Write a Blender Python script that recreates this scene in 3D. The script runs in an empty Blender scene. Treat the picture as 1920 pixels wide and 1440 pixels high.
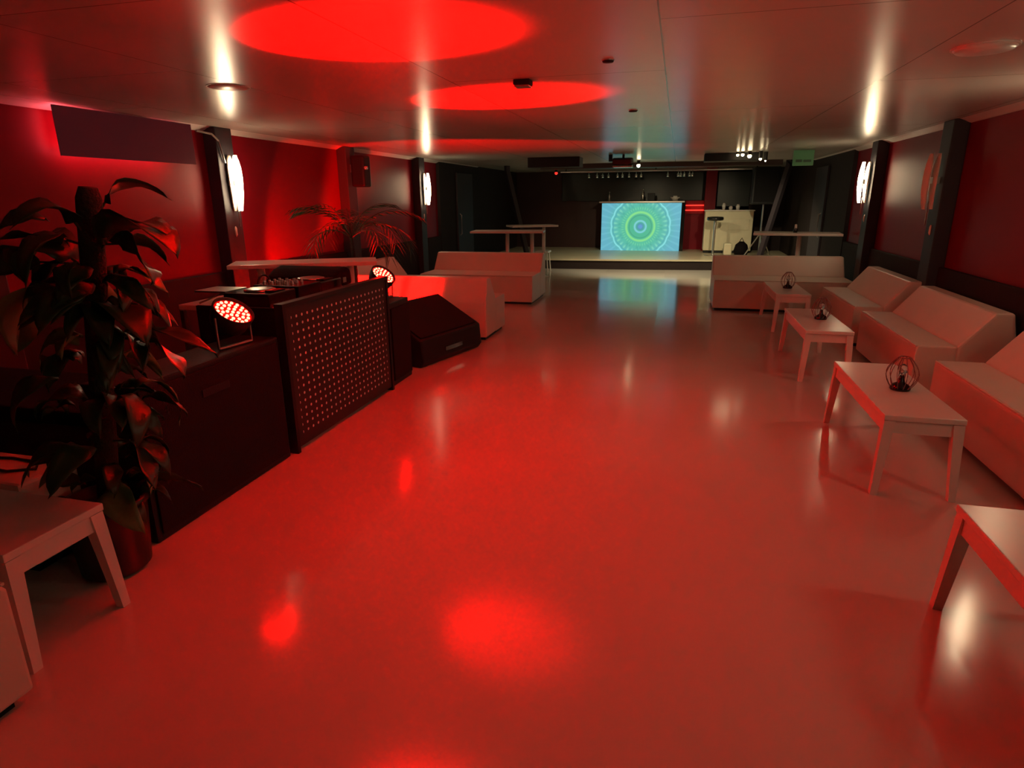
import bpy, bmesh, math, random
from mathutils import Vector, Matrix
random.seed(7)
C = bpy.context.scene.collection
S = bpy.context.scene
PI = math.pi
# ------------------------------------------------------------------ camera
ROOM_L, ROOM_R, CEIL = -4.45, 2.58, 2.225
NEAR, FAR, STAGE_Y = -3.2, 18.4, 14.3
cd = bpy.data.cameras.new('camera'); cam = bpy.data.objects.new('camera', cd); C.objects.link(cam)
r_ = Vector((0.96845893, 0.24903533, -0.00828894)); u_ = Vector((-0.06347228, 0.27872889, 0.95827004)); f_ = Vector((-0.24095347, 0.92751906, -0.28574432))
cam.matrix_world = Matrix(((r_.x, u_.x, -f_.x, 0), (r_.y, u_.y, -f_.y, 0), (r_.z, u_.z, -f_.z, 1.55), (0, 0, 0, 1)))
cd.sensor_width = 36; cd.lens = 1169.04 / 1920 * 36; cd.clip_start = .05
S.camera = cam
S.view_settings.view_transform = 'Standard'; S.view_settings.look = 'None'
S.view_settings.gamma = 1; S.view_settings.exposure = 0; S.view_settings.use_curve_mapping = False
w = bpy.data.worlds.new('world'); S.world = w; w.use_nodes = True
w.node_tree.nodes['Background'].inputs[0].default_value = (.02, .01, .01, 1); w.node_tree.nodes['Background'].inputs[1].default_value = .2

RED = (1, .0, .0)
def spot(name, loc, target, power, angle, blend, color=RED, radius=.06):
    l = bpy.data.lights.new(name, 'SPOT'); l.energy = power; l.spot_size = math.radians(angle); l.spot_blend = blend
    l.color = color; l.shadow_soft_size = radius
    o = bpy.data.objects.new(name, l); C.objects.link(o); o.location = loc
    o.rotation_euler = (Vector(target) - Vector(loc)).to_track_quat('-Z', 'Y').to_euler(); return o
PAR1, PAR2 = Vector((-2.34, 2.90, .95)), Vector((-2.44, 4.97, .91))
T1, T2 = Vector((-1.42, 2.78, CEIL)), Vector((-1.38, 4.66, CEIL))
N1, N2 = (T1 - PAR1).normalized(), (T2 - PAR2).normalized()
spot('red_beam', PAR1 + N1 * .06, T1, 3700, 37, .5)
spot('red_beam', PAR2 + N2 * .06, T2, 3100, 37, .5)
spot('red_spill', PAR1 + N1 * .06, T1 + Vector((.9, 0, -.9)), 65, 150, .8, radius=.1)
spot('red_spill', PAR2 + N2 * .06, T2 + Vector((.9, 0, -.9)), 60, 150, .8, radius=.1)

# ------------------------------------------------------------------ materials
def nt(name):
    m = bpy.data.materials.new(name); m.use_nodes = True; t = m.node_tree
    return m, t, t.nodes['Principled BSDF']
def mat(name, col, rough=.5, metal=0, var=.12, scale=6, bump=0, bscale=40, coat=0, emit=None, es=0, trans=0, spec=.5):
    m, t, b = nt(name)
    tc = t.nodes.new('ShaderNodeTexCoord'); n = t.nodes.new('ShaderNodeTexNoise'); n.inputs['Scale'].default_value = scale
    n.inputs['Detail'].default_value = 5
    t.links.new(tc.outputs['Object'], n.inputs['Vector'])
    mx = t.nodes.new('ShaderNodeMix'); mx.data_type = 'RGBA'
    mx.inputs[6].default_value = (*[c * (1 - var) for c in col], 1); mx.inputs[7].default_value = (*[min(1, c * (1 + var)) for c in col], 1)
    t.links.new(n.outputs['Fac'], mx.inputs[0]); t.links.new(mx.outputs[2], b.inputs['Base Color'])
    b.inputs['Roughness'].default_value = rough; b.inputs['Metallic'].default_value = metal
    b.inputs['Specular IOR Level'].default_value = spec
    if coat: b.inputs['Coat Weight'].default_value = coat; b.inputs['Coat Roughness'].default_value = .15
    if bump:
        n2 = t.nodes.new('ShaderNodeTexNoise'); n2.inputs['Scale'].default_value = bscale; bp = t.nodes.new('ShaderNodeBump')
        bp.inputs['Strength'].default_value = bump; bp.inputs['Distance'].default_value = .01
        t.links.new(tc.outputs['Object'], n2.inputs['Vector']); t.links.new(n2.outputs['Fac'], bp.inputs['Height']); t.links.new(bp.outputs[0], b.inputs['Normal'])
    if emit: b.inputs['Emission Color'].default_value = (*emit, 1); b.inputs['Emission Strength'].default_value = es
    if trans: b.inputs['Transmission Weight'].default_value = trans; b.inputs['IOR'].default_value = 1.45
    return m
class G:                                     # tiny node-graph helper
    def __init__(s, t): s.t = t
    def _in(s, n, i, v):
        if isinstance(v, (int, float)): n.inputs[i].default_value = v
        else: s.t.links.new(v, n.inputs[i])
    def m(s, op, a, b=0.0, c=0.0):
        n = s.t.nodes.new('ShaderNodeMath'); n.operation = op; s._in(n, 0, a); s._in(n, 1, b); s._in(n, 2, c); return n.outputs[0]
    def mix(s, f, a, b):
        n = s.t.nodes.new('ShaderNodeMix'); n.data_type = 'RGBA'; s._in(n, 0, f)
        for i, v in ((6, a), (7, b)):
            if isinstance(v, tuple): n.inputs[i].default_value = (*v, 1)
            else: s.t.links.new(v, n.inputs[i])
        return n.outputs[2]
    def ring(s, r, c, w):                    # 1 on the ring of radius c, 0 away from it
        return s.m('SUBTRACT', 1, s.m('MINIMUM', s.m('DIVIDE', s.m('ABSOLUTE', s.m('SUBTRACT', r, c)), w), 1))
def sheet_material(name, col, rough, tilt, cell, seam, bump, spec=.5):
    """big glossy sheets, each laid at a slightly different tilt, thin dark joints"""
    m, t, b = nt(name); g = G(t)
    tc = t.nodes.new('ShaderNodeTexCoord'); sp = t.nodes.new('ShaderNodeSeparateXYZ'); t.links.new(tc.outputs['Object'], sp.inputs[0])
    x = g.m('DIVIDE', g.m('ADD', sp.outputs[0], cell[2]), cell[0]); row = g.m('FLOOR', x)
    y = g.m('ADD', g.m('DIVIDE', g.m('ADD', sp.outputs[1], cell[3]), cell[1]), g.m('MULTIPLY', row, .37)); col_ = g.m('FLOOR', y)
    cx = t.nodes.new('ShaderNodeCombineXYZ'); t.links.new(row, cx.inputs[0]); t.links.new(col_, cx.inputs[1])
    wn = t.nodes.new('ShaderNodeTexWhiteNoise'); wn.noise_dimensions = '3D'; t.links.new(cx.outputs[0], wn.inputs['Vector'])
    n = t.nodes.new('ShaderNodeTexNoise'); n.inputs['Scale'].default_value = 1.3; n.inputs['Detail'].default_value = 3; t.links.new(tc.outputs['Object'], n.inputs['Vector'])
    fx = g.m('FRACT', x); fy = g.m('FRACT', y)
    ex = g.m('MULTIPLY', g.m('MINIMUM', fx, g.m('SUBTRACT', 1, fx)), cell[0]); ey = g.m('MULTIPLY', g.m('MINIMUM', fy, g.m('SUBTRACT', 1, fy)), cell[1])
    line = g.m('LESS_THAN', g.m('MINIMUM', ex, ey), .0035)
    base = g.mix(n.outputs['Fac'], tuple(c * .94 for c in col), tuple(min(1, c * 1.05) for c in col))
    t.links.new(g.mix(g.m('MULTIPLY', line, seam), base, tuple(c * .25 for c in col)), b.inputs['Base Color'])
    # normal: per-sheet tilt + long soft waves
    n2 = t.nodes.new('ShaderNodeTexNoise'); n2.inputs['Scale'].default_value = 2.2; n2.inputs['Detail'].default_value = 3; t.links.new(tc.outputs['Object'], n2.inputs['Vector'])
    bp = t.nodes.new('ShaderNodeBump'); bp.inputs['Strength'].default_value = bump; bp.inputs['Distance'].default_value = .01; t.links.new(n2.outputs['Fac'], bp.inputs['Height'])
    vs = t.nodes.new('ShaderNodeVectorMath'); vs.operation = 'SUBTRACT'; t.links.new(wn.outputs['Color'], vs.inputs[0]); vs.inputs[1].default_value = (.5, .5, .5)
    vm = t.nodes.new('ShaderNodeVectorMath'); vm.operation = 'MULTIPLY'; t.links.new(vs.outputs[0], vm.inputs[0]); vm.inputs[1].default_value = (tilt * .4, tilt, 0)
    va = t.nodes.new('ShaderNodeVectorMath'); va.operation = 'ADD'; t.links.new(bp.outputs[0], va.inputs[0]); t.links.new(vm.outputs[0], va.inputs[1])
    vn = t.nodes.new('ShaderNodeVectorMath'); vn.operation = 'NORMALIZE'; t.links.new(va.outputs[0], vn.inputs[0]); t.links.new(vn.outputs[0], b.inputs['Normal'])
    t.links.new(g.m('ADD', rough - .015, g.m('MULTIPLY', n.outputs['Fac'], .03)), b.inputs['Roughness'])
    b.inputs['Specular IOR Level'].default_value = spec
    return m
M = {}
M['floor'] = sheet_material('floor_sheets', (.50, .47, .43), .14, .022, (1.25, 1.9, .2, .35), .0, .08, .6)
M['ceiling'] = sheet_material('ceiling_panels', (.52, .48, .43), .25, .010, (1.26, 2.9, .12, .06), .85, .12, .7)
M['wall'] = mat('red_wall', (.19, .004, .012), .46, var=.15, scale=1.5, bump=.1, bscale=3, spec=.14)
M['dark'] = mat('dark_brown_paint', (.022, .014, .014), .75, bump=.1, spec=.2)
M['darkred'] = mat('dark_red_brown', (.035, .008, .006), .5)
M['steel'] = mat('dark_pillar_paint', (.035, .028, .034), .5, spec=.3)
M['white'] = mat('white_lacquer', (.66, .62, .57), .28, var=.05, bump=.06, bscale=12)
M['leather'] = mat('cream_leatherette', (.62, .55, .47), .42, var=.07, scale=4, bump=.25, bscale=7)
M['piping'] = mat('seam_piping', (.56, .49, .41), .5)
M['black'] = mat('black_plastic', (.007, .007, .008), .5, bump=.15, bscale=120, spec=.3)
M['cloth'] = mat('black_cloth', (.007, .005, .006), .9, bump=.4, bscale=90, spec=.1)
M['gloss'] = mat('black_gloss', (.01, .01, .011), .12)
M['grille'] = mat('speaker_grille', (.008, .007, .008), .7, bump=.8, bscale=260, spec=.2)
M['metal'] = mat('brushed_metal', (.5, .48, .45), .3, metal=1)
M['wire'] = mat('dark_red_wire', (.22, .11, .10), .4, metal=.3)
M['smoke'] = mat('smoked_window', (.012, .017, .014), .3, spec=.3)
M['cream'] = mat('cream_cabinet', (.60, .55, .38), .45)
M['stage'] = mat('stage_boards', (.52, .47, .33), .3, var=.1, scale=3)
M['leaf'] = mat('leaf_green', (.02, .04, .012), .4, var=.5, scale=9)
M['paleleaf'] = mat('pale_leaf_green', (.12, .16, .06), .45, var=.4, scale=12)
M['moss'] = mat('coir_pole', (.03, .018, .012), .95, var=.4, scale=40, bump=1, bscale=80)
M['pot'] = mat('black_pot', (.015, .012, .014), .3)
M['soil'] = mat('soil', (.02, .012, .008), .95, bump=1)
M['green'] = mat('green_sign', (.05, .2, .08), .5, emit=(.10, .22, .07), es=.08)
M['signpic'] = mat('sign_pictogram', (.02, .07, .03), .5)
M['chrome'] = mat('chrome', (.75, .75, .75), .12, metal=1)
M['glass'] = mat('clear_glass', (.9, .9, .9), .05, trans=.95)
M['led'] = mat('red_led', (1, .1, .05), .4, emit=(1, .25, .14), es=5)
M['redlens'] = mat('red_lamp_face', (.5, .01, .01), .3, emit=(1, .0, .0), es=.6)
M['sconce'] = mat('lit_frosted_glass', (.9, .85, .75), .4, emit=(1, .80, .50), es=23)
M['frost'] = mat('unlit_frosted_glass', (.75, .62, .52), .35)
M['bulb'] = mat('lit_bulb', (1, .9, .7), .4, emit=(1, .78, .45), es=22)
M['redled'] = mat('red_strip_light', (1, .05, .03), .4, emit=(1, .03, .02), es=1.5)
M['backglow'] = mat('pink_backlight_tube', (1, .3, .3), .4, emit=(1, .10, .13), es=42)
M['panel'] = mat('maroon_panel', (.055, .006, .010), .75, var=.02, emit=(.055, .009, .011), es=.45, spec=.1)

def perforated():
    m, t, b = nt('perforated_panel'); g = G(t)
    tc = t.nodes.new('ShaderNodeTexCoord'); sp = t.nodes.new('ShaderNodeSeparateXYZ'); t.links.new(tc.outputs['Object'], sp.inputs[0])
    P = .0605
    fy = g.m('SUBTRACT', g.m('FRACT', g.m('DIVIDE', sp.outputs[1], P)), .5); fz = g.m('SUBTRACT', g.m('FRACT', g.m('DIVIDE', sp.outputs[2], P * .82)), .5)
    r = g.m('SQRT', g.m('ADD', g.m('POWER', fy, 2), g.m('POWER', g.m('MULTIPLY', fz, .82), 2)))
    inside = g.m('MULTIPLY', g.m('LESS_THAN', g.m('ABSOLUTE', sp.outputs[1]), P * 10.5 - .001), g.m('LESS_THAN', g.m('ABSOLUTE', sp.outputs[2]), P * .82 * 8))
    dot = g.m('MULTIPLY', g.m('LESS_THAN', r, .15), inside)
    t.links.new(g.mix(dot, (.008, .005, .006), (.75, .68, .64)), b.inputs['Base Color']); b.inputs['Roughness'].default_value = .5
    return m
M['perf'] = perforated()
def mandala():
    m, t, b = nt('mandala_screen'); g = G(t)
    tc = t.nodes.new('ShaderNodeTexCoord'); sp = t.nodes.new('ShaderNodeSeparateXYZ'); t.links.new(tc.outputs['Object'], sp.inputs[0])
    x = g.m('DIVIDE', sp.outputs[0], .585); z = g.m('DIVIDE', sp.outputs[2], .585)
    r = g.m('SQRT', g.m('ADD', g.m('MULTIPLY', x, x), g.m('MULTIPLY', z, z))); a = g.m('ARCTAN2', z, x)
    def ang(k, ph=0.0): return g.m('SINE', g.m('ADD', g.m('MULTIPLY', a, k), ph))
    edge = g.m('MINIMUM', g.m('MULTIPLY', g.m('MAXIMUM', g.m('SUBTRACT', r, .75), 0), 1.25), 1)
    colr = g.mix(edge, (.075, .50, .335), (.115, .43, .55))
    # petals
    pet = g.m('MULTIPLY', g.m('GREATER_THAN', g.m('MULTIPLY', ang(12), ang(24, 1.0)), .15), g.ring(r, .92, .24))
    colr = g.mix(g.m('MULTIPLY', pet, .35), colr, (.03, .33, .27))
    pet2 = g.m('MULTIPLY', g.m('GREATER_THAN', ang(36), .2), g.ring(r, 1.08, .15))
    colr = g.mix(g.m('MULTIPLY', pet2, .6), colr, (.24, .74, .52))
    pet3 = g.m('MULTIPLY', g.m('GREATER_THAN', ang(48), .1), g.ring(r, .77, .09))
    colr = g.mix(g.m('MULTIPLY', pet3, .5), colr, (.22, .72, .38))
    disc = g.m('LESS_THAN', r, .58); colr = g.mix(g.m('MULTIPLY', disc, .6), colr, (.055, .44, .25))
    colr = g.mix(g.m('MINIMUM', g.m('MULTIPLY', g.ring(r, .6, .07), 1.5), 1), colr, (.22, .72, .26))
    colr = g.mix(g.ring(r, .48, .03), colr, (.04, .33, .2))
    colr = g.mix(g.m('MINIMUM', g.m('MULTIPLY', g.ring(r, .24, .06), 1.4), 1), colr, (.18, .60, .66))
    colr = g.mix(g.m('LESS_THAN', r, .17), colr, (.06, .32, .40)); colr = g.mix(g.m('LESS_THAN', r, .09), colr, (.10, .30, .62))
    rr = g.m('ADD', r, g.m('MULTIPLY', g.m('ABSOLUTE', ang(8)), -.035))
    colr = g.mix(g.ring(rr, 1.24, .05), colr, (.25, .78, .80)); colr = g.mix(g.ring(rr, 1.15, .025), colr, (.05, .36, .42))
    spokes = g.m('MULTIPLY', g.m('GREATER_THAN', ang(40), .55), g.m('GREATER_THAN', r, 1.3)); colr = g.mix(g.m('MULTIPLY', spokes, .2), colr, (.22, .66, .74))
    b.inputs['Base Color'].default_value = (.02, .02, .02, 1); b.inputs['Roughness'].default_value = .5
    t.links.new(colr, b.inputs['Emission Color']); b.inputs['Emission Strength'].default_value = 1.0
    return m
M['mandala'] = mandala()

# ------------------------------------------------------------------ mesh helpers
def box(bm, x0, x1, y0, y1, z0, z1, bev=0, seg=2, mtx=None):
    r = bmesh.ops.create_cube(bm, size=1)
    vs = r['verts']
    bmesh.ops.scale(bm, vec=(x1 - x0, y1 - y0, z1 - z0), verts=vs)
    bmesh.ops.translate(bm, vec=((x0 + x1) / 2, (y0 + y1) / 2, (z0 + z1) / 2), verts=vs)
    if mtx is not None: bmesh.ops.transform(bm, matrix=mtx, verts=vs)
    if bev:
        es = list({e for v in vs for e in v.link_edges})
        bmesh.ops.bevel(bm, geom=es, offset=bev, segments=seg, profile=.6, affect='EDGES')
    return bm
def tube(bm, pts, rad, seg=10, cap=True):
    pts = [Vector(p) for p in pts]; rad = rad if isinstance(rad, (list, tuple)) else [rad] * len(pts)
    rings = []
    for i, p in enumerate(pts):
        d = (pts[min(i + 1, len(pts) - 1)] - pts[max(i - 1, 0)]).normalized()
        q = d.to_track_quat('Z', 'Y'); rings.append([bm.verts.new(p + q @ Vector((math.cos(2 * PI * k / seg) * rad[i], math.sin(2 * PI * k / seg) * rad[i], 0))) for k in range(seg)])
    for a, b in zip(rings, rings[1:]):
        for k in range(seg): bm.faces.new((a[k], a[(k + 1) % seg], b[(k + 1) % seg], b[k]))
    if cap: bm.faces.new(list(reversed(rings[0]))); bm.faces.new(rings[-1])
    return bm
def lathe(bm, prof, seg=24, mtx=None):
    """prof: list of (radius, height)"""
    rings = []
    for r, h in prof: rings.append([bm.verts.new((math.cos(2 * PI * k / seg) * max(r, .0005), math.sin(2 * PI * k / seg) * max(r, .0005), h)) for k in range(seg)])
    for a, b in zip(rings, rings[1:]):
        for k in range(seg): bm.faces.new((a[k], a[(k + 1) % seg], b[(k + 1) % seg], b[k]))
    bm.faces.new(list(reversed(rings[0]))); bm.faces.new(rings[-1])
    if mtx is not None: bmesh.ops.transform(bm, matrix=mtx, verts=[v for r in rings for v in r])
    return bm
def prism(bm, poly, x0, x1, bev=0, axis='X', seg=2):
    """poly in (a,b) extruded along axis: axis X -> (y,z); axis Y -> (x,z)"""
    def P(a, b, t): return (t, a, b) if axis == 'X' else (a, t, b)
    A = [bm.verts.new(P(a, b, x0)) for a, b in poly]; B = [bm.verts.new(P(a, b, x1)) for a, b in poly]
    fs = [bm.faces.new(A), bm.faces.new(list(reversed(B)))]
    n = len(poly)
    for k in range(n): fs.append(bm.faces.new((A[k], B[k], B[(k + 1) % n], A[(k + 1) % n])))
    bmesh.ops.recalc_face_normals(bm, faces=fs)
    if bev: bmesh.ops.bevel(bm, geom=list({e for f in fs for e in f.edges}), offset=bev, segments=seg, profile=.6, affect='EDGES')
    return bm
def NB(): return bmesh.new()
def obj(name, bm, m, parent=None, smooth=False, loc=None):
    me = bpy.data.meshes.new(name); bmesh.ops.recalc_face_normals(bm, faces=bm.faces[:])
    if loc is not None: bmesh.ops.translate(bm, vec=-Vector(loc), verts=bm.verts[:])
    bm.to_mesh(me); bm.free()
    o = bpy.data.objects.new(name, me); C.objects.link(o); me.materials.append(m if not isinstance(m, str) else M[m])
    if parent: o.parent = parent
    if loc is not None: o.location = loc
    if smooth:
        for p in me.polygons: p.use_smooth = True
    return o
def tag(o, label, cat, group=None):
    o['label'] = label; o['category'] = cat
    if group: o['group'] = group
    return o
def thing(name, label, cat, loc=(0, 0, 0), rz=0, group=None):
    o = bpy.data.objects.new(name, None); C.objects.link(o); o.location = loc; o.rotation_euler = (0, 0, rz); o.empty_display_size = .1
    return tag(o, label, cat, group)
def struct(name, bm, m, parent=None, smooth=False):
    o = obj(name, bm, m, parent, smooth)
    if not parent: o['kind'] = 'structure'
    return o
def copy_tree(o, parent=None):
    c = o.copy(); C.objects.link(c)
    if parent: c.parent = parent
    for ch in list(o.children): copy_tree(ch, c)
    return c
def dup(root, loc, rz, label, group=None):
    c = copy_tree(root); c.location = loc; c.rotation_euler = (0, 0, rz); c['label'] = label
    if group: c['group'] = group
    return c
def B(*a, **k): return box(NB(), *a, **k)

# ------------------------------------------------------------------ room
struct('floor', B(ROOM_L - .1, ROOM_R + .1, NEAR, FAR, -.1, 0), 'floor')
struct('ceiling', B(ROOM_L - .1, ROOM_R + .1, NEAR, FAR, CEIL, CEIL + .1), 'ceiling')
struct('wall_left', B(ROOM_L - .12, ROOM_L, NEAR, FAR, 0, CEIL), 'wall')
struct('wall_right', B(ROOM_R, ROOM_R + .12, NEAR, FAR, 0, CEIL), 'wall')
struct('wall_near', B(ROOM_L, ROOM_R, NEAR - .1, NEAR, 0, CEIL), 'wall')
struct('wall_far', B(ROOM_L, ROOM_R, FAR - .4, FAR - .3, 0, CEIL), 'darkred')
# wainscot, ledge and the slim white cove at the ceiling
struct('baseboard_left', B(ROOM_L, ROOM_L + .05, NEAR, 14.0, 0, .86, bev=.01), 'dark')
struct('baseboard_right', B(ROOM_R - .05, ROOM_R, NEAR, 14.0, 0, .86, bev=.01), 'dark')
bm = NB(); prism(bm, [(ROOM_L, CEIL), (ROOM_L + .10, CEIL), (ROOM_L + .06, CEIL - .015), (ROOM_L + .02, CEIL - .035), (ROOM_L, CEIL - .04)], NEAR, 14, axis='Y'); struct('trim_1', bm, 'white')
bm = NB(); prism(bm, [(ROOM_R, CEIL), (ROOM_R - .10, CEIL), (ROOM_R - .06, CEIL - .015), (ROOM_R - .02, CEIL - .035), (ROOM_R, CEIL - .04)], NEAR, 14, axis='Y'); struct('trim_2', bm, 'white')
n = 3
for y in (.35, 2.9, 5.45, 7.95, 10.45): struct('trim_%d' % n, B(ROOM_L, ROOM_L + .14, y, y + (.32 if y == 2.9 else .24), 0, CEIL, bev=.01), 'steel'); n += 1
for y in (-.3, 2.2, 4.7, 7.1, 9.5): struct('trim_%d' % n, B(ROOM_R - .14, ROOM_R, y, y + .26, 0, CEIL, bev=.01), 'steel'); n += 1
# dark far portion of both side walls
struct('wall_left_far', B(ROOM_L, ROOM_L + .06, 11.6, FAR - .4, 0, CEIL), 'dark')
struct('wall_right_far', B(ROOM_R - .06, ROOM_R, 11.0, FAR - .4, 0, CEIL), 'dark')
for i, (s, x) in enumerate(((1, ROOM_L + .06), (-1, ROOM_R - .06))):     # dark doors by the stage
    a, b_ = (x, x + .04) if s > 0 else (x - .04, x)
    d = struct('door_%d' % (i + 1), B(a, b_, 12.5, 13.5, 0, 2.05, bev=.008), 'steel')
    c = x + s * .07; bm = NB(); tube(bm, [(x + s * .03, 12.62, 1.25), (c, 12.62, 1.22), (c, 12.62, .85), (x + s * .03, 12.62, .82)], .012); struct('door_handle', bm, 'metal', d)
# stage
bm = NB(); pts = [(ROOM_L, 14.12), (-2.5, 14.14), (-1, 14.22), (.85, 14.42), (ROOM_R, 14.7), (ROOM_R, FAR - .4), (ROOM_L, FAR - .4)]
def slab(bm, pts, z0, z1):
    A = [bm.verts.new((x, y, z0)) for x, y in pts]; Bv = [bm.verts.new((x, y, z1)) for x, y in pts]
    bm.faces.new(A); bm.faces.new(Bv)
    for k in range(len(pts)): bm.faces.new((A[k], A[(k + 1) % len(pts)], Bv[(k + 1) % len(pts)], Bv[k]))
    return bm
st = struct('floor_stage', slab(bm, pts, .19, .225), 'stage')
bm = NB(); p2 = [(x, y + (.03 if y < 15 else 0)) for x, y in pts]; struct('trim_stage_riser', slab(bm, p2, 0, .19), 'dark')
# slanted braces in front of the stage
def brace(x0, x1, y): return tube(NB(), [(x0, y, CEIL), (x0, y, CEIL - .1), (x1, y, .0)], .065, 4)
struct('trim_brace_left', brace(-3.68, -3.15, 13.9), 'steel'); struct('trim_brace_right', brace(2.05, 1.6, 13.9), 'steel')

# ------------------------------------------------------------------ back bar
tag(obj('screen_canopy', B(-2.9, 1.9, 13.7, 14.0, 2.13, CEIL, bev=.005), 'darkred'), 'dark red canopy beam over the stage edge', 'beam')
BY = 16.7
bar = thing('bar_counter', 'grey topped bar counter framing the glowing patterned screen', 'bar', (-.92, BY, .225))
obj('counter_top', B(-1.06, 1.06, -.06, .62, 1.185, 1.225, bev=.006), 'metal', bar)
obj('cabinet_body', B(-1.0, 1.04, .05, .55, 0, 1.185), 'black', bar)
obj('frame', B(1.0, 1.08, -.04, .05, 0, 1.185), 'gloss', bar)
obj('screen', B(-.99, .99, 0, .05, .0, 1.175), 'mandala', bar, loc=(0, 0, .60))
# left dark wall section with shelf, bar back window, right column
struct('wall_bar_back', B(ROOM_L + .06, 1.0, 17.6, 17.7, .225, CEIL), 'darkred')
w1 = struct('window_1', B(-3.1, .78, 17.52, 17.6, 1.45, 2.16, bev=.01), 'smoke')
struct('trim_column', B(.62, .88, 16.95, 17.2, .225, CEIL), 'wall')
struct('wall_bar_right', B(.0 + .16, .9, 17.3, 17.4, .225, 1.42), 'wall')
w2 = struct('window_2', B(.92, 1.7, 17.2, 17.26, 1.3, 2.14, bev=.01), 'smoke')
rs = thing('strip_light_rail', 'glowing red strip light rail beside the bar screen', 'light', (.17, 17.2, 1.2))
for z in (.0, .12): obj('light_strip', B(0, .5, -.02, .06, z, z + .028), 'redled', rs)
obj('rail_back', B(0, .5, .06, .1, -.08, .25), 'wall', rs)
def bottle(name, label, x, y, z, h, r, m, cat='bottle', grp=None):
    t = thing(name, label, cat, (x, y, z), 0, grp)
    obj('body', lathe(NB(), [(r, 0), (r, h * .6), (r * .4, h * .78), (r * .35, h)], 14), m, t, True)
    obj('cap', lathe(NB(), [(r * .4, h), (r * .4, h * 1.06)], 12), 'metal', t); return t
bottle('bottle', 'slim pale bottle on the left part of the bar top', -1.74, BY + .1, 1.45, .22, .035, 'metal')
bottle('bottle', 'taller pale bottle standing mid bar above the mandala', -.9, BY + .1, 1.45, .27, .045, 'metal')
tag(obj('drinks_box', B(-.78, -.6, BY + .1, BY + .25, 1.45, 1.64, bev=.01), 'black'), 'dark upright box beside the taller bottle on the bar', 'box')
t = thing('bowl', 'small white bowl at the right end of the bar top', 'bowl', (-.1, BY + .15, 1.45))
obj('body', lathe(NB(), [(.05, 0), (.1, .06), (.12, .09), (.1, .085), (.04, .02)], 20), 'white', t, True)
obj('napkins', B(-.05, .05, -.04, .04, .05, .12, bev=.01), 'white', t)
# glass shelf over the bar with hanging glasses
sh = thing('glass_shelf', 'long shelf hanging over the bar with lit edge', 'shelf', (-.6, 16.3, 2.14))
obj('shelf_board', B(-2.3, 2.4, -.15, .15, 0, .025), 'metal', sh)
for x in (-2.2, 0, 2.3): obj('hanger', B(x, x + .02, 0, .02, .025, CEIL - 2.14), 'black', sh)
k = 0
for i, x in enumerate((-2.2, -2.0, -1.86, -1.72, -1.5, -1.38, -1.22, -1.05, -.93, -.3, -.06, .0, .08, .2, .27)):
    t = thing('wine_glass', 'small stemmed glass hanging upside down under the bar shelf', 'glass', (x, 16.2, 2.14), 0, 'glasses hanging over the bar')
    obj('bowl', lathe(NB(), [(.006, 0), (.006, -.05), (.03, -.07), (.034, -.13), (.028, -.131), (.012, -.1)], 12), 'chrome', t, True)
    obj('foot', lathe(NB(), [(.03, -.004), (.03, .0)], 12), 'chrome', t)
def bulb(x, y, z, label, cat='light bulb', r=.028, m='bulb', grp=None):
    t = thing('spot_lamp', label, cat, (x, y, z), 0, grp)
    obj('socket', lathe(NB(), [(.03, CEIL - z), (.03, r * .6), (.02, r * .4)], 12), 'black', t)
    obj('bulb', lathe(NB(), [(.004, -r), (r * .7, -r * .7), (r, 0), (r * .7, r * .7), (.01, r)], 14), m, t, True)
bulb(-.80, 12.9, 2.13, 'bright golden bulb hanging beside the black ceiling projector', r=.035)
bulb(-2.25, 12.0, 2.17, 'small white spot lamp at the left ceiling box'); bulb(-2.5, 12.4, 2.16, 'tiny white spot lamp leftmost above the bar', r=.016)
bulb(-2.62, 14.05, 2.06, 'small red lamp at the left end of the canopy', r=.035, m='redled')
for x, y, z, r in ((.86, 11.15, 2.18, .022), (.93, 11.1, 2.18, .026), (1.03, 11.05, 2.155, .032), (1.20, 11.1, 2.11, .022), (1.30, 11.3, 2.09, .013)):
    bulb(x, y, z, 'small white lit spot lamp in the cluster at the right ceiling box', r=r, grp='spot lamps by the right ceiling box')
tag(obj('ceiling_box', B(-2.62, -1.7, 11.3, 11.7, 2.06, CEIL, bev=.01), 'black'), 'long black box under the ceiling left of the bar', 'box')
tag(obj('ceiling_box', B(.36, 1.22, 11.3, 11.7, 2.1, CEIL, bev=.01), 'black'), 'long black box under the ceiling right of the bar', 'box')
t = thing('projector', 'black projector with pale rim hanging from the ceiling before the bar', 'projector', (-.94, 11.1, 2.02))
obj('body', B(-.17, .17, -.14, .14, .03, .15, bev=.03), 'gloss', t); obj('rim', B(-.16, .16, -.15, .13, .0, .03, bev=.01), 'metal', t)
obj('mount', tube(NB(), [(0, 0, .14), (0, 0, CEIL - 2.02)], .02), 'black', t); obj('side_bracket', B(-.24, -.18, -.03, .03, .1, CEIL - 2.02), 'black', t)
t = thing('exit_sign', 'dim green exit sign under the ceiling right of the bar', 'sign', (1.80, 10.9, 1.99))
obj('sign_box', B(-.145, .145, 0, .06, .0, .225, bev=.006), 'green', t)
bm = NB(); box(bm, -.11, -.02, -.004, 0, .05, .09); box(bm, .0, .11, -.004, 0, .05, .085); obj('pictogram', bm, 'signpic', t)
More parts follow.
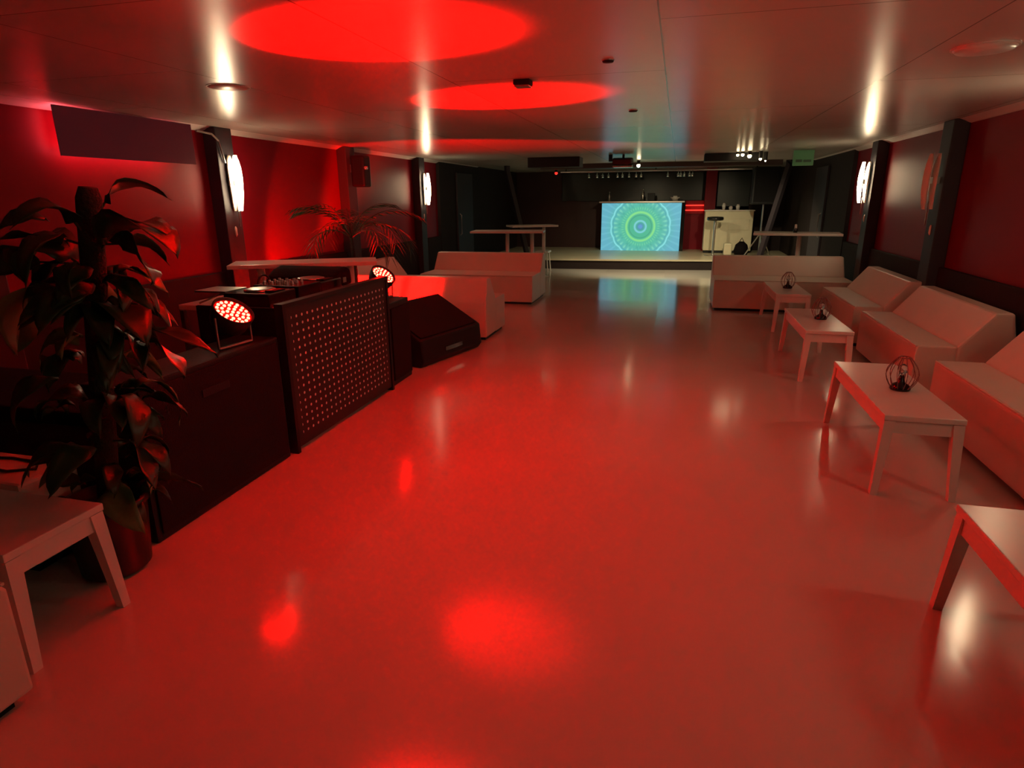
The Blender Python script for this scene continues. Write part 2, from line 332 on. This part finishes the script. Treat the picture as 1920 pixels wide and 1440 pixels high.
# cream cabinet on the stage
t = thing('cabinet', 'cream coloured cabinet standing on the stage beside the bar', 'cabinet', (1.17, 16.2, .225))
obj('body', B(-.54, .56, 0, .5, .06, .985, bev=.02), 'cream', t); obj('plinth', B(-.52, .5, .03, .45, 0, .06), 'black', t)
obj('cabinet_top', B(-.56, .58, -.03, .52, .985, 1.01, bev=.005), 'white', t); obj('drawer_front', B(.0, .48, -.015, 0, .55, .8, bev=.004), 'cream', t)
for i, (x, h, r) in enumerate(((-.12, .16, .045), (.2, .13, .05), (.04, .09, .05))):
    lab = ('leftmost tall white cup on the cream cabinet', 'rightmost rounded white cup on the cream cabinet', 'low white cup between two others on the cream cabinet')[i]
    tag(obj('cup', lathe(NB(), [(r * .7, 0), (r, h * .6), (r * .55, h), (r * .4, h)], 14), 'white', None, True, None), lab, 'cup').location = (1.17 + x, 16.35, 1.235)
tag(obj('tray', B(.66, 1.0, 16.22, 16.5, 1.235, 1.25, bev=.004), 'chrome'), 'flat shiny tray on the left of the cream cabinet', 'tray')
t = thing('bar_stool', 'black bar stool with shiny round seat before the cream cabinet', 'stool', (.84, 15.6, .225))
obj('seat', lathe(NB(), [(.02, .78), (.17, .79), (.19, .82), (.18, .87), (.02, .88)], 24), 'gloss', t, True)
obj('column', tube(NB(), [(0, 0, .02), (0, 0, .79)], .025), 'metal', t); obj('base', lathe(NB(), [(.2, 0), (.2, .015), (.03, .04)], 24), 'metal', t)
tag(obj('storage_box', B(1.08, 1.26, 15.6, 15.85, .225, .50, bev=.03), 'cream'), 'small pale box on the stage beside the bar stool', 'box')
t = thing('bag', 'black crumpled bag on the stage before the cabinet', 'bag', (1.46, 15.6, .225))
obj('body', lathe(NB(), [(.13, 0), (.17, .1), (.13, .25), (.05, .32)], 14), 'cloth', t, True); obj('handle', tube(NB(), [(-.06, 0, .29), (0, 0, .4), (.06, 0, .29)], .01), 'cloth', t)
# loudspeaker on tripod
t = thing('loudspeaker', 'black loudspeaker on a tripod at the right of the stage', 'speaker', (1.78, 15.0, .225))
obj('cabinet', B(-.28, .28, -.2, .2, 1.15, 1.92, bev=.04), 'black', t); obj('grille', B(-.24, .24, -.215, -.2, 1.2, 1.87, bev=.01), 'grille', t)
obj('pole', tube(NB(), [(0, 0, .1), (0, 0, 1.16)], .02), 'metal', t)
for a in (.6, 2.7, 4.8): obj('leg', tube(NB(), [(0, 0, .55), (math.cos(a) * .34, math.sin(a) * .34, .01)], .014), 'metal', t)
# wall beyond right window: dark filler
struct('wall_stage_right', B(1.7, ROOM_R - .06, 17.2, 17.3, .225, CEIL), 'dark')
stl = bpy.data.lights.new('canopy_downlight', 'SPOT'); stl.energy = 190; stl.color = (1, .82, .5); stl.spot_size = 1.9; stl.spot_blend = .7; stl.shadow_soft_size = .05
for x, y in ((-.82, 12.86), (1.1, 12.0)):
    o = bpy.data.objects.new('canopy_downlight', stl); C.objects.link(o); o.location = (x, y, 2.08); o.rotation_euler = (math.radians(38), 0, 0)

# ------------------------------------------------------------------ sofas
def make_sofa(L, label, loc, rz, group=None, D=.80):
    """local: faces -Y, front at y=0, back at y=D, length along X centred"""
    t = thing('sofa', label, 'sofa', loc, rz, 'cream modular sofas')
    h = L / 2
    obj('base', B(-h + .03, h - .03, .05, D - .05, 0, .035), 'black', t)
    bm = NB(); prism(bm, [(0, .035), (0, .41), (.015, .43), (D - .395, .43), (D - .395, .035)], -h, h, bev=.012, axis='X'); obj('seat', bm, 'leather', t)
    bm = NB(); prism(bm, [(D - .40, .035), (D - .40, .43), (D - .19, .70), (D - .06, .70), (D, .42), (D, .035)], -h, h, bev=.025, axis='X', seg=3); obj('backrest', bm, 'leather', t)
    bm = NB(); tube(bm, [(-h + .01, .004, .425), (h - .01, .004, .425)], .006, 8); obj('piping', bm, 'piping', t)
    return t
GR = 'white sofas along the right wall'
make_sofa(1.80, 'cream sofa facing us at the far right, farthest of the right group', (1.45, 9.2, 0), 0, None, 1.0)
R90 = -PI / 2     # faces -X
make_sofa(1.55, 'cream sofa in the right corner behind the middle coffee table, against the wall', (1.85, 7.97, 0), R90, None, .675)
make_sofa(1.58, 'cream sofa along the right wall beside the caged lamp tables, second from camera', (1.85, 6.13, 0), R90, None, .675)
make_sofa(1.62, 'cream sofa nearest the camera on the right, cut by the frame', (1.82, 4.06, 0), R90, None, .70)
make_sofa(1.80, 'cream sofa facing us at the far left behind the red lit one', (-2.95, 9.15, 0), 0, None, 1.0)
make_sofa(1.84, 'sofa turned away from us, its back lit bright red', (-2.93, 7.42, 0), PI, None, .80)
make_sofa(1.5, 'cream sofa end by the left wall between the two left sofas', (-3.72, 8.25, 0), PI / 2, None, .66)
make_sofa(1.6, 'white sofa in the bottom left corner cut by the frame', (-2.73, 1.22, 0), PI, None, .80)
# ------------------------------------------------------------------ coffee tables
def make_table(label, loc, rz, L=1.15, W=.38, H=.45):
    t = thing('coffee_table', label, 'table', loc, rz, 'white coffee tables')
    obj('tabletop', B(-W / 2, W / 2, -L / 2, L / 2, H - .03, H, bev=.005), 'white', t)
    bm = NB(); w, l = W / 2 - .012, L / 2 - .012
    for a in ((-w, w, -l, -l + .02), (-w, w, l - .02, l), (-w, -w + .02, -l + .02, l - .02), (w - .02, w, -l + .02, l - .02)): box(bm, *a, H - .10, H - .03)
    obj('apron', bm, 'white', t)
    for sx in (-1, 1):
        for sy in (-1, 1):
            bm = NB(); A = Vector((sx * (w - .018), sy * (l - .018), H - .032)); Bq = Vector((sx * (w + .008), sy * (l + .012), 0))
            vs = []
            for p, s in ((A, .026), (Bq, .017)): vs.append([bm.verts.new(p + Vector((i * s, j * s, 0))) for i, j in ((-1, -1), (1, -1), (1, 1), (-1, 1))])
            bm.faces.new(vs[0]); bm.faces.new(vs[1])
            for k in range(4): bm.faces.new((vs[0][k], vs[0][(k + 1) % 4], vs[1][(k + 1) % 4], vs[1][k]))
            obj('leg', bm, 'white', t)
    return t
T3 = make_table('white coffee table with large caged lamp, second nearest on the right', (1.30, 4.03, 0), 0)
dup(T3, (1.305, 6.25, 0), 0, 'white coffee table with a caged lamp, third from camera on the right')
dup(T3, (1.36, 8.40, 0), 0, 'white coffee table farthest on the right before the far sofa')
dup(T3, (1.26, 1.86, 0), 0, 'white coffee table at the right edge, nearest the camera and without lamp')
dup(T3, (-2.63, 1.50, 0), PI / 2, 'white coffee table at the bottom left before the potted plant')
t = thing('low_bench', 'white low seat behind the left coffee table with a cable lying on it', 'bench', (-3.05, 2.1, 0))
obj('seat', B(-.62, .48, -.34, -.07, .05, .43, bev=.015), 'leather', t); obj('base', B(-.58, .44, -.31, -.10, 0, .05), 'black', t)
bm = NB(); tube(bm, [(-3.5, 1.95, .437), (-3.1, 1.93, .437), (-2.86, 1.97, .437), (-2.70, 1.96, .437), (-2.64, 1.90, .437), (-2.74, 1.85, .437), (-2.9, 1.86, .437), (-3.0, 1.9, .437), (-3.2, 1.84, .437)], .006, 8)
tag(obj('cable', bm, 'black', None, True), 'thin black cable looped on the low white seat', 'cable')
t = thing('added_dark_block', 'added low black block standing in for the darkness behind the plant', 'case', (-3.45, 2.62, 0))  # added block: gives the darkness behind the plant by covering the lit floor
obj('body', B(-.8, .82, -.3, .3, .02, .46, bev=.015), 'black', t); obj('block_top', B(-.81, .83, -.31, .31, .46, .54, bev=.015), 'cloth', t)
# caged table lamps
def make_lamp(label, loc, sc=1):
    t = thing('cage_lamp', label, 'lamp', loc, 0, 'caged table lamps')
    obj('base', lathe(NB(), [(.052, 0), (.056, .008), (.045, .03), (.02, .045), (.014, .075), (.012, .085)], 24), 'gloss', t, True)
    for k in range(12):
        a = 2 * PI * k / 12; pts = []
        for s in range(9):
            u = s / 8; rr = .05 + .042 * math.sin(PI * (u ** .8)) if u < .95 else .045
            rr = (.05 * (1 - u) + .03 * u) + .045 * math.sin(PI * u); pts.append((math.cos(a) * rr, math.sin(a) * rr, .01 + .185 * u))
        obj('cage_wire', tube(NB(), pts, .0024, 6), 'wire', t)
    bm = NB(); tube(bm, [(math.cos(2 * PI * k / 24) * .03, math.sin(2 * PI * k / 24) * .03, .195) for k in range(25)], .0035, 6); obj('top_ring', bm, 'wire', t)
    obj('glass_bulb', lathe(NB(), [(.012, .085), (.022, .105), (.026, .125), (.018, .145), (.004, .155)], 16), 'glass', t, True)
    return t
L3 = make_lamp('round wire caged table lamp on the nearest lamp-bearing white table', (1.33, 3.97, .45))
dup(L3, (1.34, 6.25, .45), .2, 'wire caged table lamp on the third coffee table from camera')
dup(L3, (1.37, 8.36, .45), .4, 'wire caged table lamp farthest away, before the far right sofa')
# ------------------------------------------------------------------ high tables
def high_table(label, loc, rz, L, W, legs, H=1.0):
    t = thing('high_table', label, 'table', loc, rz, 'white high tables')
    obj('tabletop', B(-L / 2, L / 2, -W / 2, W / 2, H - .035, H, bev=.006), 'white', t)
    for x in legs:
        obj('leg', tube(NB(), [(x, 0, .02), (x, 0, H - .035)], .035, 12), 'white', t, True)
        obj('foot_plate', B(x - .06, x + .06, -W * .4, W * .4, 0, .02, bev=.005), 'white', t)
    return t
high_table('long white high table behind the DJ booth', (-3.35, 5.25, 0), math.radians(28), 1.30, .45, (-.4, .4))
high_table('white high table left of the bar with slim legs, nearer of two', (-2.90, 11.0, 0), math.radians(8), 1.28, .6, (-.02, .42))
high_table('white high table angled behind the first left of the bar', (-2.83, 12.6, 0), math.radians(30), .95, .5, (.25,), 1.03)
high_table('white high table on a single post right of the bar', (1.80, 10.75, 0), math.radians(-7), 1.25, .6, (.05,))
t = thing('candle_holder', 'small dark candle jar on the right high table', 'candle', (1.78, 10.75, 1.0))
obj('jar', lathe(NB(), [(.03, 0), (.035, .03), (.03, .06)], 14), 'gloss', t, True); obj('candle', lathe(NB(), [(.02, .06), (.018, .12), (.004, .125)], 12), 'white', t, True)
st = thing('stool', 'small white stool beside the far left sofa', 'stool', (-2.85, 13.55, 0))
obj('seat', B(-.2, .2, -.17, .17, .41, .45, bev=.01), 'white', st)
for a in (-1, 1):
    for b_ in (-1, 1): obj('leg', tube(NB(), [(a * .16, b_ * .13, .41), (a * .19, b_ * .16, 0)], .014, 8), 'white', st)

# ------------------------------------------------------------------ wall sconces
def make_sconce(name, label, loc, rz, m, group=None):
    """local: wall at y=0, lamp stands off to -Y; z=0 centre"""
    t = thing(name, label, 'wall lamp', loc, rz, 'leaf shaped wall lamps')
    prof = [(-.27, .016), (-.22, .03), (-.10, .048), (.04, .06), (.14, .056), (.21, .038), (.25, .014)]
    def leafplate(y, sc, th):
        bm = NB(); L_, R_ = [], []
        for z, wd in prof:
            bow = .03 * (1 - (z / .25) ** 2)
            L_.append((bm.verts.new((-wd * sc, y - bow * .4, z)), bm.verts.new((-wd * sc, y - bow * .4 + th, z))))
            R_.append((bm.verts.new((wd * sc, y - bow * .4, z)), bm.verts.new((wd * sc, y - bow * .4 + th, z))))
        mid = [(bm.verts.new((0, y - .03 * (1 - (z / .25) ** 2) - .018, z)), bm.verts.new((0, y - .03 * (1 - (z / .25) ** 2) - .018 + th, z))) for z, wd in prof]
        n = len(prof)
        for i in range(n - 1):
            for a, b in ((L_, mid), (mid, R_)):
                bm.faces.new((a[i][0], b[i][0], b[i + 1][0], a[i + 1][0])); bm.faces.new((a[i][1], a[i + 1][1], b[i + 1][1], b[i][1]))
            bm.faces.new((L_[i][0], L_[i + 1][0], L_[i + 1][1], L_[i][1])); bm.faces.new((R_[i][0], R_[i][1], R_[i + 1][1], R_[i + 1][0]))
        for i in (0, n - 1):
            for a, b in ((L_, mid), (mid, R_)): bm.faces.new((a[i][0], a[i][1], b[i][1], b[i][0]))
        return bm
    obj('glass_shade', leafplate(-.10, 1, .012), m, t)
    obj('back_shade', leafplate(-.03, .8, .01), 'frost', t)
    obj('stem', tube(NB(), [(0, -.06, -.2), (0, -.06, -.42)], .006, 8), 'metal', t)
    obj('finial', lathe(NB(), [(.004, -.52), (.014, -.5), (.014, -.44), (.006, -.42)], 12), 'frost', t, True)
    obj('bracket', B(-.02, .02, -.09, 0, -.03, .03), 'metal', t)
    return t
XL, XR = ROOM_L + .14, ROOM_R - .14
s1 = make_sconce('wall_sconce', 'lit leaf shaped wall lamp nearest the maroon panel on the left', (XL, 5.57, 1.72), PI / 2, M['sconce'])
dup(s1, (XL, 10.57, 1.72), PI / 2, 'lit leaf shaped wall lamp farther away on the left pillar')
dup(s1, (XR, 9.63, 1.72), -PI / 2, 'lit leaf shaped wall lamp on the far right pillar')
dup(s1, (XR, 4.83, 1.72), -PI / 2, 'lit leaf shaped wall lamp just beyond the right frame edge')
dup(s1, (XR, 2.33, 1.72), -PI / 2, 'lit leaf shaped wall lamp on the right beside the camera')
dup(s1, (XR, -.17, 1.72), -PI / 2, 'lit leaf shaped wall lamp behind the camera on the right')
make_sconce('wall_sconce', 'unlit leaf shaped wall lamp on the nearer right pillar', (XR, 7.22, 1.68), -PI / 2, M['frost'])

# ------------------------------------------------------------------ backlit maroon panel on the left wall
t = thing('wall_panel', 'flat maroon rectangle panel with pink glow behind its edges', 'sign', (ROOM_L + .02, 4.48, 2.035))
obj('panel_board', B(.10, .115, -.67, .67, -.165, .175), 'panel', t)
bm = NB(); box(bm, .07, .085, -.62, .45, -.125, -.115); box(bm, .07, .085, -.62, -.61, -.115, .16); obj('backlight_tube', bm, 'backglow', t)
obj('mounting_block', B(0, .10, -.3, .3, -.04, .04), 'black', t)
t = thing('wall_pipe', 'thin metal conduit bent down the pillar beside the panel', 'pipe', (0, 0, 0))
obj('pipe', tube(NB(), [(ROOM_L + .16, 5.18, 2.16), (ROOM_L + .16, 5.38, 2.15), (ROOM_L + .16, 5.46, 2.1), (ROOM_L + .16, 5.52, 1.9)], .009, 8), 'metal', t)

# ------------------------------------------------------------------ ceiling fittings
def disc(name, label, x, y, r, cat, m='ceiling', th=.02):
    t = thing(name, label, cat, (x, y, CEIL))
    obj('cover', lathe(NB(), [(r * .9, -th), (r, -th * .4), (r, 0)], 28), M['white'] if m == 'white' else M[m], t, True)
    obj('rim', lathe(NB(), [(r * 1.08, -th * .35), (r * 1.08, 0)], 28), 'white' if m == 'white' else 'metal', t); return t
disc('ceiling_hatch', 'round flat ceiling cover on the left near the panel', -2.75, 3.66, .12, 'ceiling fitting', 'white', .008)
disc('ceiling_speaker', 'round pale ceiling fitting at the upper right', 1.37, 3.78, .13, 'ceiling fitting', 'white')
disc('sprinkler_cap', 'tiny dark cap on the ceiling nearer the camera', -.40, 3.56, .03, 'ceiling fitting', 'dark', .01)
disc('sprinkler_cap', 'tiny dark cap on the ceiling nearer the bar', -.41, 5.57, .035, 'ceiling fitting', 'dark', .01)
t = thing('smoke_detector', 'small dark boxy detector between the two red ceiling spots', 'detector', (-.95, 3.98, CEIL))
obj('body', B(-.05, .05, -.05, .05, -.03, 0, bev=.006), 'dark', t); obj('rim', B(-.045, .045, -.045, .045, -.04, -.03, bev=.004), 'metal', t)

# ------------------------------------------------------------------ DJ booth
FX = -2.25
pp = thing('perforated_front', 'black DJ booth front panel with a grid of pale dots', 'panel', (FX, 3.94, 0))
o = obj('perforated_panel', B(-.025, 0, -.69, .69, .03, .93, bev=.006), 'perf', pp, loc=(0, 0, .49))
bm = NB(); box(bm, -.05, .008, -.72, -.69, 0, .955); box(bm, -.05, .008, .69, .72, 0, .955); box(bm, -.05, .008, -.69, .69, .93, .955); obj('frame', bm, 'black', pp)
obj('side_cloth', B(-.6, -.05, -.72, -.70, 0, .93), 'cloth', pp)
desk = thing('dj_desk', 'white topped DJ desk behind the dotted panel', 'desk', (-2.80, 4.12, 0))
obj('desk_top', B(-.40, .42, -.66, .56, .85, .885, bev=.004), 'white', desk)
for a in (-.38, .36):
    for b_ in (-.68, .5): obj('leg', B(a, a + .03, b_, b_ + .03, 0, .85), 'metal', desk)
def deck(label, x, y, rz):
    t = thing('media_player', label, 'dj deck', (x, y, .885), rz)
    obj('body', B(-.17, .17, -.15, .15, 0, .09, bev=.008), 'gloss', t)
    obj('jog_wheel', lathe(NB(), [(.1, .09), (.1, .1), (.085, .105), (.02, .105)], 28), 'metal', t, True)
    obj('display', B(.08, .15, -.06, .06, .09, .1), 'gloss', t)
    return t
d1 = deck('black player deck on the DJ desk nearest the round lamp', -2.66, 3.60, 0)
dup(d1, (-2.66, 4.22, .885), 0, 'black player deck on the DJ desk beside the covered case')
t = thing('dj_mixer', 'black mixer with small knobs between the two decks', 'mixer', (-2.66, 3.91, .885))
obj('body', B(-.18, .18, -.14, .14, 0, .1, bev=.006), 'gloss', t)
for i in range(4):
    for j in range(4): obj('knob', lathe(NB(), [(.012, .1), (.01, .122)], 10, Matrix.Translation((-.12 + i * .06, -.09 + j * .06, 0))), 'metal', t)
t = thing('laptop_stand', 'small metal laptop stand on the desk by the decks', 'stand', (-2.98, 3.62, .885))
obj('tray', B(-.12, .12, -.11, .11, .08, .09), 'metal', t)
for s in (-1, 1): obj('leg', tube(NB(), [(-.1, s * .1, .005), (.1, s * .1, .08)], .006, 8), 'metal', t)
t = thing('headphones', 'black headphones lying on the DJ desk', 'headphones', (-3.0, 4.12, .885))
obj('headband', tube(NB(), [(.0, math.cos(a) * .08, .035 + math.sin(a) * .09) for a in [PI * k / 10 for k in range(11)]], .008, 8), 'black', t, True)
for s in (-1, 1): obj('ear_cup', lathe(NB(), [(.035, 0), (.04, .02), (.03, .035)], 16, Matrix.Translation((0, s * .08, 0))), 'black', t, True)
t = thing('flight_case', 'bulky black equipment case on the booth under dark cloth', 'case', (-2.86, 4.50, .885))
bm = NB(); prism(bm, [(-.12, 0), (-.10, .08), (0, .13), (.10, .15), (.16, .12), (.17, 0)], -.32, .30, bev=.03, axis='X'); obj('cloth_cover', bm, 'cloth', t)
obj('latch', B(.298, .31, 0, .05, .03, .07), 'metal', t)
t = thing('speaker_cabinet', 'large black bass cabinet left of the dotted booth panel', 'speaker', (FX - .16, 2.6, 0))
obj('cabinet', B(-.14, .14, -.5, .58, 0, .77, bev=.012), 'black', t); obj('grille', B(.14, .152, -.47, .55, .04, .74, bev=.004), 'grille', t)
obj('handle', B(.152, .16, -.1, .1, .6, .64, bev=.004), 'black', t)
t = thing('speaker_box', 'slim black box right of the dotted booth panel', 'speaker', (FX - .25, 4.93, 0))
obj('cabinet', B(-.25, .22, -.22, .2, 0, .72, bev=.012), 'black', t); obj('grille', B(.22, .235, -.19, .17, .05, .67), 'grille', t)
# wedge monitor on the floor
t = thing('stage_monitor', 'black wedge floor monitor before the red lit sofa', 'speaker', (-2.50, 5.93, 0), math.radians(-15))
bm = NB(); prism(bm, [(-.32, 0), (-.40, .26), (-.16, .55), (.38, .26), (.40, .05), (.36, 0)], -.52, .52, bev=.018, axis='Y'); obj('cabinet', bm, 'black', t)
bm = NB(); prism(bm, [(-.13, .535), (.35, .277), (.355, .287), (-.125, .547)], -.48, .48, axis='Y'); obj('grille', bm, 'grille', t)
obj('handle', B(.385, .40, -.15, .15, .1, .14), 'gloss', t)
# LED par lamps
def par(label, P, N, base, lab2=None):
    t = thing('par_lamp', label, 'stage light', P, 0, 'red stage lights')
    q = N.to_track_quat('Z', 'Y').to_matrix().to_4x4()
    obj('housing', lathe(NB(), [(.06, -.10), (.095, -.07), (.108, -.02), (.112, .03), (.104, .032), (.102, .012)], 32, q), 'black', t, True)
    obj('lens_face', lathe(NB(), [(.1, .012), (.1, .016)], 32, q), 'redlens', t)
    bm = NB(); c = 0
    for ring, cnt in ((0, 1), (.030, 6), (.058, 11), (.083, 17)):
        for k in range(cnt):
            a = 2 * PI * k / cnt + ring * 20; lathe(bm, [(.0095, .016), (.008, .0215), (.003, .023)], 8, q @ Matrix.Translation((math.cos(a) * ring, math.sin(a) * ring, 0)))
    obj('led_cluster', bm, 'led', t)
    side = N.cross(Vector((0, 0, 1))).normalized(); h = P.z - base
    for s in (-1, 1):
        obj('yoke_arm', tube(NB(), [side * s * .118, side * s * .118 + Vector((0, 0, -h + .01)) - Vector((N.x, N.y, 0)) * .0], .007, 8), 'metal', t)
    obj('yoke_base', tube(NB(), [side * .118 + Vector((0, 0, -h + .01)), side * -.118 + Vector((0, 0, -h + .01))], .009, 8), 'metal', t)
    return t
par('round red LED stage light glowing on the bass cabinet, nearer one', PAR1, N1, .77)
par('round red LED stage light glowing at the far end of the booth', PAR2, N2, .72)
# third lamp, behind the booth: throws red on the sofa back and the left wall
P3 = Vector((-3.15, 6.08, .42)); N3 = Vector((.0, 1, .12)).normalized()
par('red LED stage light behind the booth aimed at the sofa back', P3, N3, .0)
spot('red_beam', P3 + N3 * .06, P3 + N3, 720, 100, .25)
P4 = Vector((-3.75, 5.95, .4)); N4 = Vector((-.80, 1, .9)).normalized()
par('red LED stage light on the floor washing the left wall', P4, N4, .0)
spot('red_beam', P4 + N4 * .06, P4 + N4, 150, 56, .3)
# small spot/speaker on the left middle pillar
t = thing('pillar_speaker', 'small black speaker with shiny clamp high on the left middle pillar', 'speaker', (ROOM_L + .28, 8.07, 1.95))
obj('body', B(-.1, .1, -.1, .1, -.24, .16, bev=.03), 'black', t); obj('bracket', B(-.16, -.1, -.03, .03, -.05, .05), 'metal', t)
obj('clamp', lathe(NB(), [(.03, -.02), (.035, 0), (.03, .02)], 12, Matrix.Translation((.1, -.06, .0))), 'chrome', t, True)

# ------------------------------------------------------------------ plants
def leaf_bm(L, W, droop, fold=.25, n=9, curl=0.0):
    bm = NB(); rows = []
    for i in range(n + 1):
        u = i / n
        wd = W * (math.sin(PI * min(1, u * .93 + .07)) ** .75) * (1 - .35 * u)
        ang = -droop * u; x = 0; z = 0
        for s in range(i): a = -droop * (s / n); x += math.cos(a) * L / n; z += math.sin(a) * L / n
        rows.append([bm.verts.new((x, k * wd / 2, z + abs(k) ** 1.3 * fold * wd * .5 + curl * math.sin(u * 9 + k * 2) * .01 - (.06 * L * abs(k) if i == 0 else 0))) for k in (-1, -.5, 0, .5, 1)])
    for a, b in zip(rows, rows[1:]):
        for k in range(4): bm.faces.new((a[k], a[k + 1], b[k + 1], b[k]))
    return bm
def place(bm, loc, az, el, roll=0):
    m = Matrix.Translation(loc) @ Matrix.Rotation(az, 4, 'Z') @ Matrix.Rotation(-el, 4, 'Y') @ Matrix.Rotation(roll, 4, 'X')
    bmesh.ops.transform(bm, matrix=m, verts=bm.verts[:]); return bm
def solid(o, th=.0012):
    md = o.modifiers.new('thick', 'SOLIDIFY'); md.thickness = th
pl = thing('potted_plant', 'tall climbing plant on a dark pole in a black pot at left', 'plant', (-2.30, 1.90, 0))
pot = obj('pot', lathe(NB(), [(.115, 0), (.135, .02), (.158, .30), (.17, .31), (.17, .34), (.15, .34), (.14, .29)], 32), 'pot', pl, True)
obj('soil', lathe(NB(), [(.14, .27), (.14, .295), (.02, .31)], 24), 'soil', pl)
base = Vector((.02, 0, .28)); top = Vector((.235, .0, 1.60))
obj('moss_pole', tube(NB(), [base, base.lerp(top, .5), base.lerp(top, .97), top], [.042, .042, .042, .03], 16), 'moss', pl, True)
# hand-placed large leaves: (t along pole, azimuth, elevation, length, width, droop, material)
big = [(.80, .1, .80, .34, .24, 1.7, 'leaf'), (.84, .0, .45, .38, .26, 1.5, 'leaf'), (.84, 3.25, .25, .30, .09, .6, 'leaf'), (.76, 3.3, .70, .42, .24, 2.4, 'leaf'),
       (.72, 3.5, .10, .40, .24, 2.1, 'paleleaf'), (.62, -.3, .5, .34, .2, 1.8, 'leaf'), (.85, -1.4, .9, .26, .15, 2.2, 'leaf'), (.58, .1, .2, .42, .11, .9, 'leaf'), (.9, 1.2, .9, .26, .14, 2.0, 'leaf')]
for tt, az, el, L, W, dr, m in big:
    p = base.lerp(top, tt); st_ = Vector((math.cos(az) * math.cos(el), math.sin(az) * math.cos(el), math.sin(el)))
    lf = obj('leaf', place(leaf_bm(L, W, dr, curl=1), p + st_ * .10, az, el, random.uniform(-.4, .4)), m, pl, True); solid(lf)
    obj('stalk', tube(NB(), [p, p + st_ * .10], .005, 6), 'leaf', lf)
for p, az, el, L, W, dr, ro, m in ((Vector((-.20, .04, 1.20)), 3.3, -1.15, .27, .15, .25, 1.2, 'paleleaf'), (Vector((-.06, .0, 1.33)), 3.25, .15, .24, .17, 1.2, .9, 'leaf'),
                                 (Vector((.30, .02, 1.40)), -.15, -.25, .30, .20, .8, -.9, 'leaf'), (Vector((.36, .0, 1.05)), -.2, -.2, .3, .14, .6, -.7, 'leaf'), (Vector((.2, .0, .62)), -.4, -.3, .28, .13, .5, -.8, 'leaf')):
    lf = obj('leaf', place(leaf_bm(L, W, dr, curl=1), p, az, el, ro), m, pl, True); solid(lf)
    pr_ = base.lerp(top, max(0, min(1, (p.z - .3) / 1.3))); obj('stalk', tube(NB(), [pr_, p], .004, 6), 'leaf', lf)
for i in range(84):
    tt = random.uniform(.02, .80) if i > 6 else random.uniform(.7, .92)
    p = base.lerp(top, tt); az = random.uniform(0, 2 * PI); el = random.uniform(-.1, .8)
    L = random.uniform(.16, .30); W = L * random.uniform(.34, .5)
    r0 = random.uniform(.05, .16); st_ = Vector((math.cos(az) * math.cos(el), math.sin(az) * math.cos(el), math.sin(el)))
    if i % 9 == 0: m = 'paleleaf'
    else: m = 'leaf'
    q = p + st_ * r0 + Vector((0, 0, -.02))
    if q.y < -.1 and q.z < .5: pass
    lf = obj('leaf', place(leaf_bm(L, W, random.uniform(1.0, 2.2), curl=1.2), q, az, el * .4, random.uniform(-.7, .7)), m, pl, True); solid(lf)
# palm behind the booth
pa = thing('potted_palm', 'thin leaved palm rising behind the DJ booth by the pillar', 'plant', (-3.42, 6.28, 0))
obj('pot', lathe(NB(), [(.14, 0), (.17, .3), (.18, .34), (.15, .34), (.14, .28)], 24), 'pot', pa, True)
obj('trunk', tube(NB(), [(0, 0, .28), (.02, 0, .8), (.0, 0, 1.15)], [.03, .025, .02], 10), 'moss', pa, True)
for i in range(15):
    az = i * 2.4 + .3; el = random.uniform(.5, 1.3); L = random.uniform(.55, .85); bm = NB(); pts = []
    d = Vector((math.cos(az), math.sin(az), 0)); x = 0; z = 1.15
    for s in range(13):
        a = el - 1.5 * (s / 12) ** 1.4 * (1.5 if el < .8 else 1); pts.append(Vector((d.x * x, d.y * x, z))); x += math.cos(a) * L / 12; z += math.sin(a) * L / 12
    tube(bm, pts, [.006 - .0004 * s for s in range(13)], 5)
    side = Vector((-d.y, d.x, 0))
    for s in range(4, 13):
        for sg in (-1, 1):
            ll = .24 * math.sin(PI * (s - 2) / 12) + .05; tip = pts[s] + (pts[min(s + 1, 12)] - pts[s - 1]).normalized() * ll * .7 + side * sg * ll * .6 - Vector((0, 0, ll * .35))
            mid = pts[s].lerp(tip, .45) + Vector((0, 0, .015)); wv = (pts[min(s + 1, 12)] - pts[s - 1]).normalized() * .011
            v = [bm.verts.new(q) for q in (pts[s] - wv * .3, mid - wv, tip, mid + wv)]; bm.faces.new(v)
    fr = obj('frond', bm, 'leaf', pa)
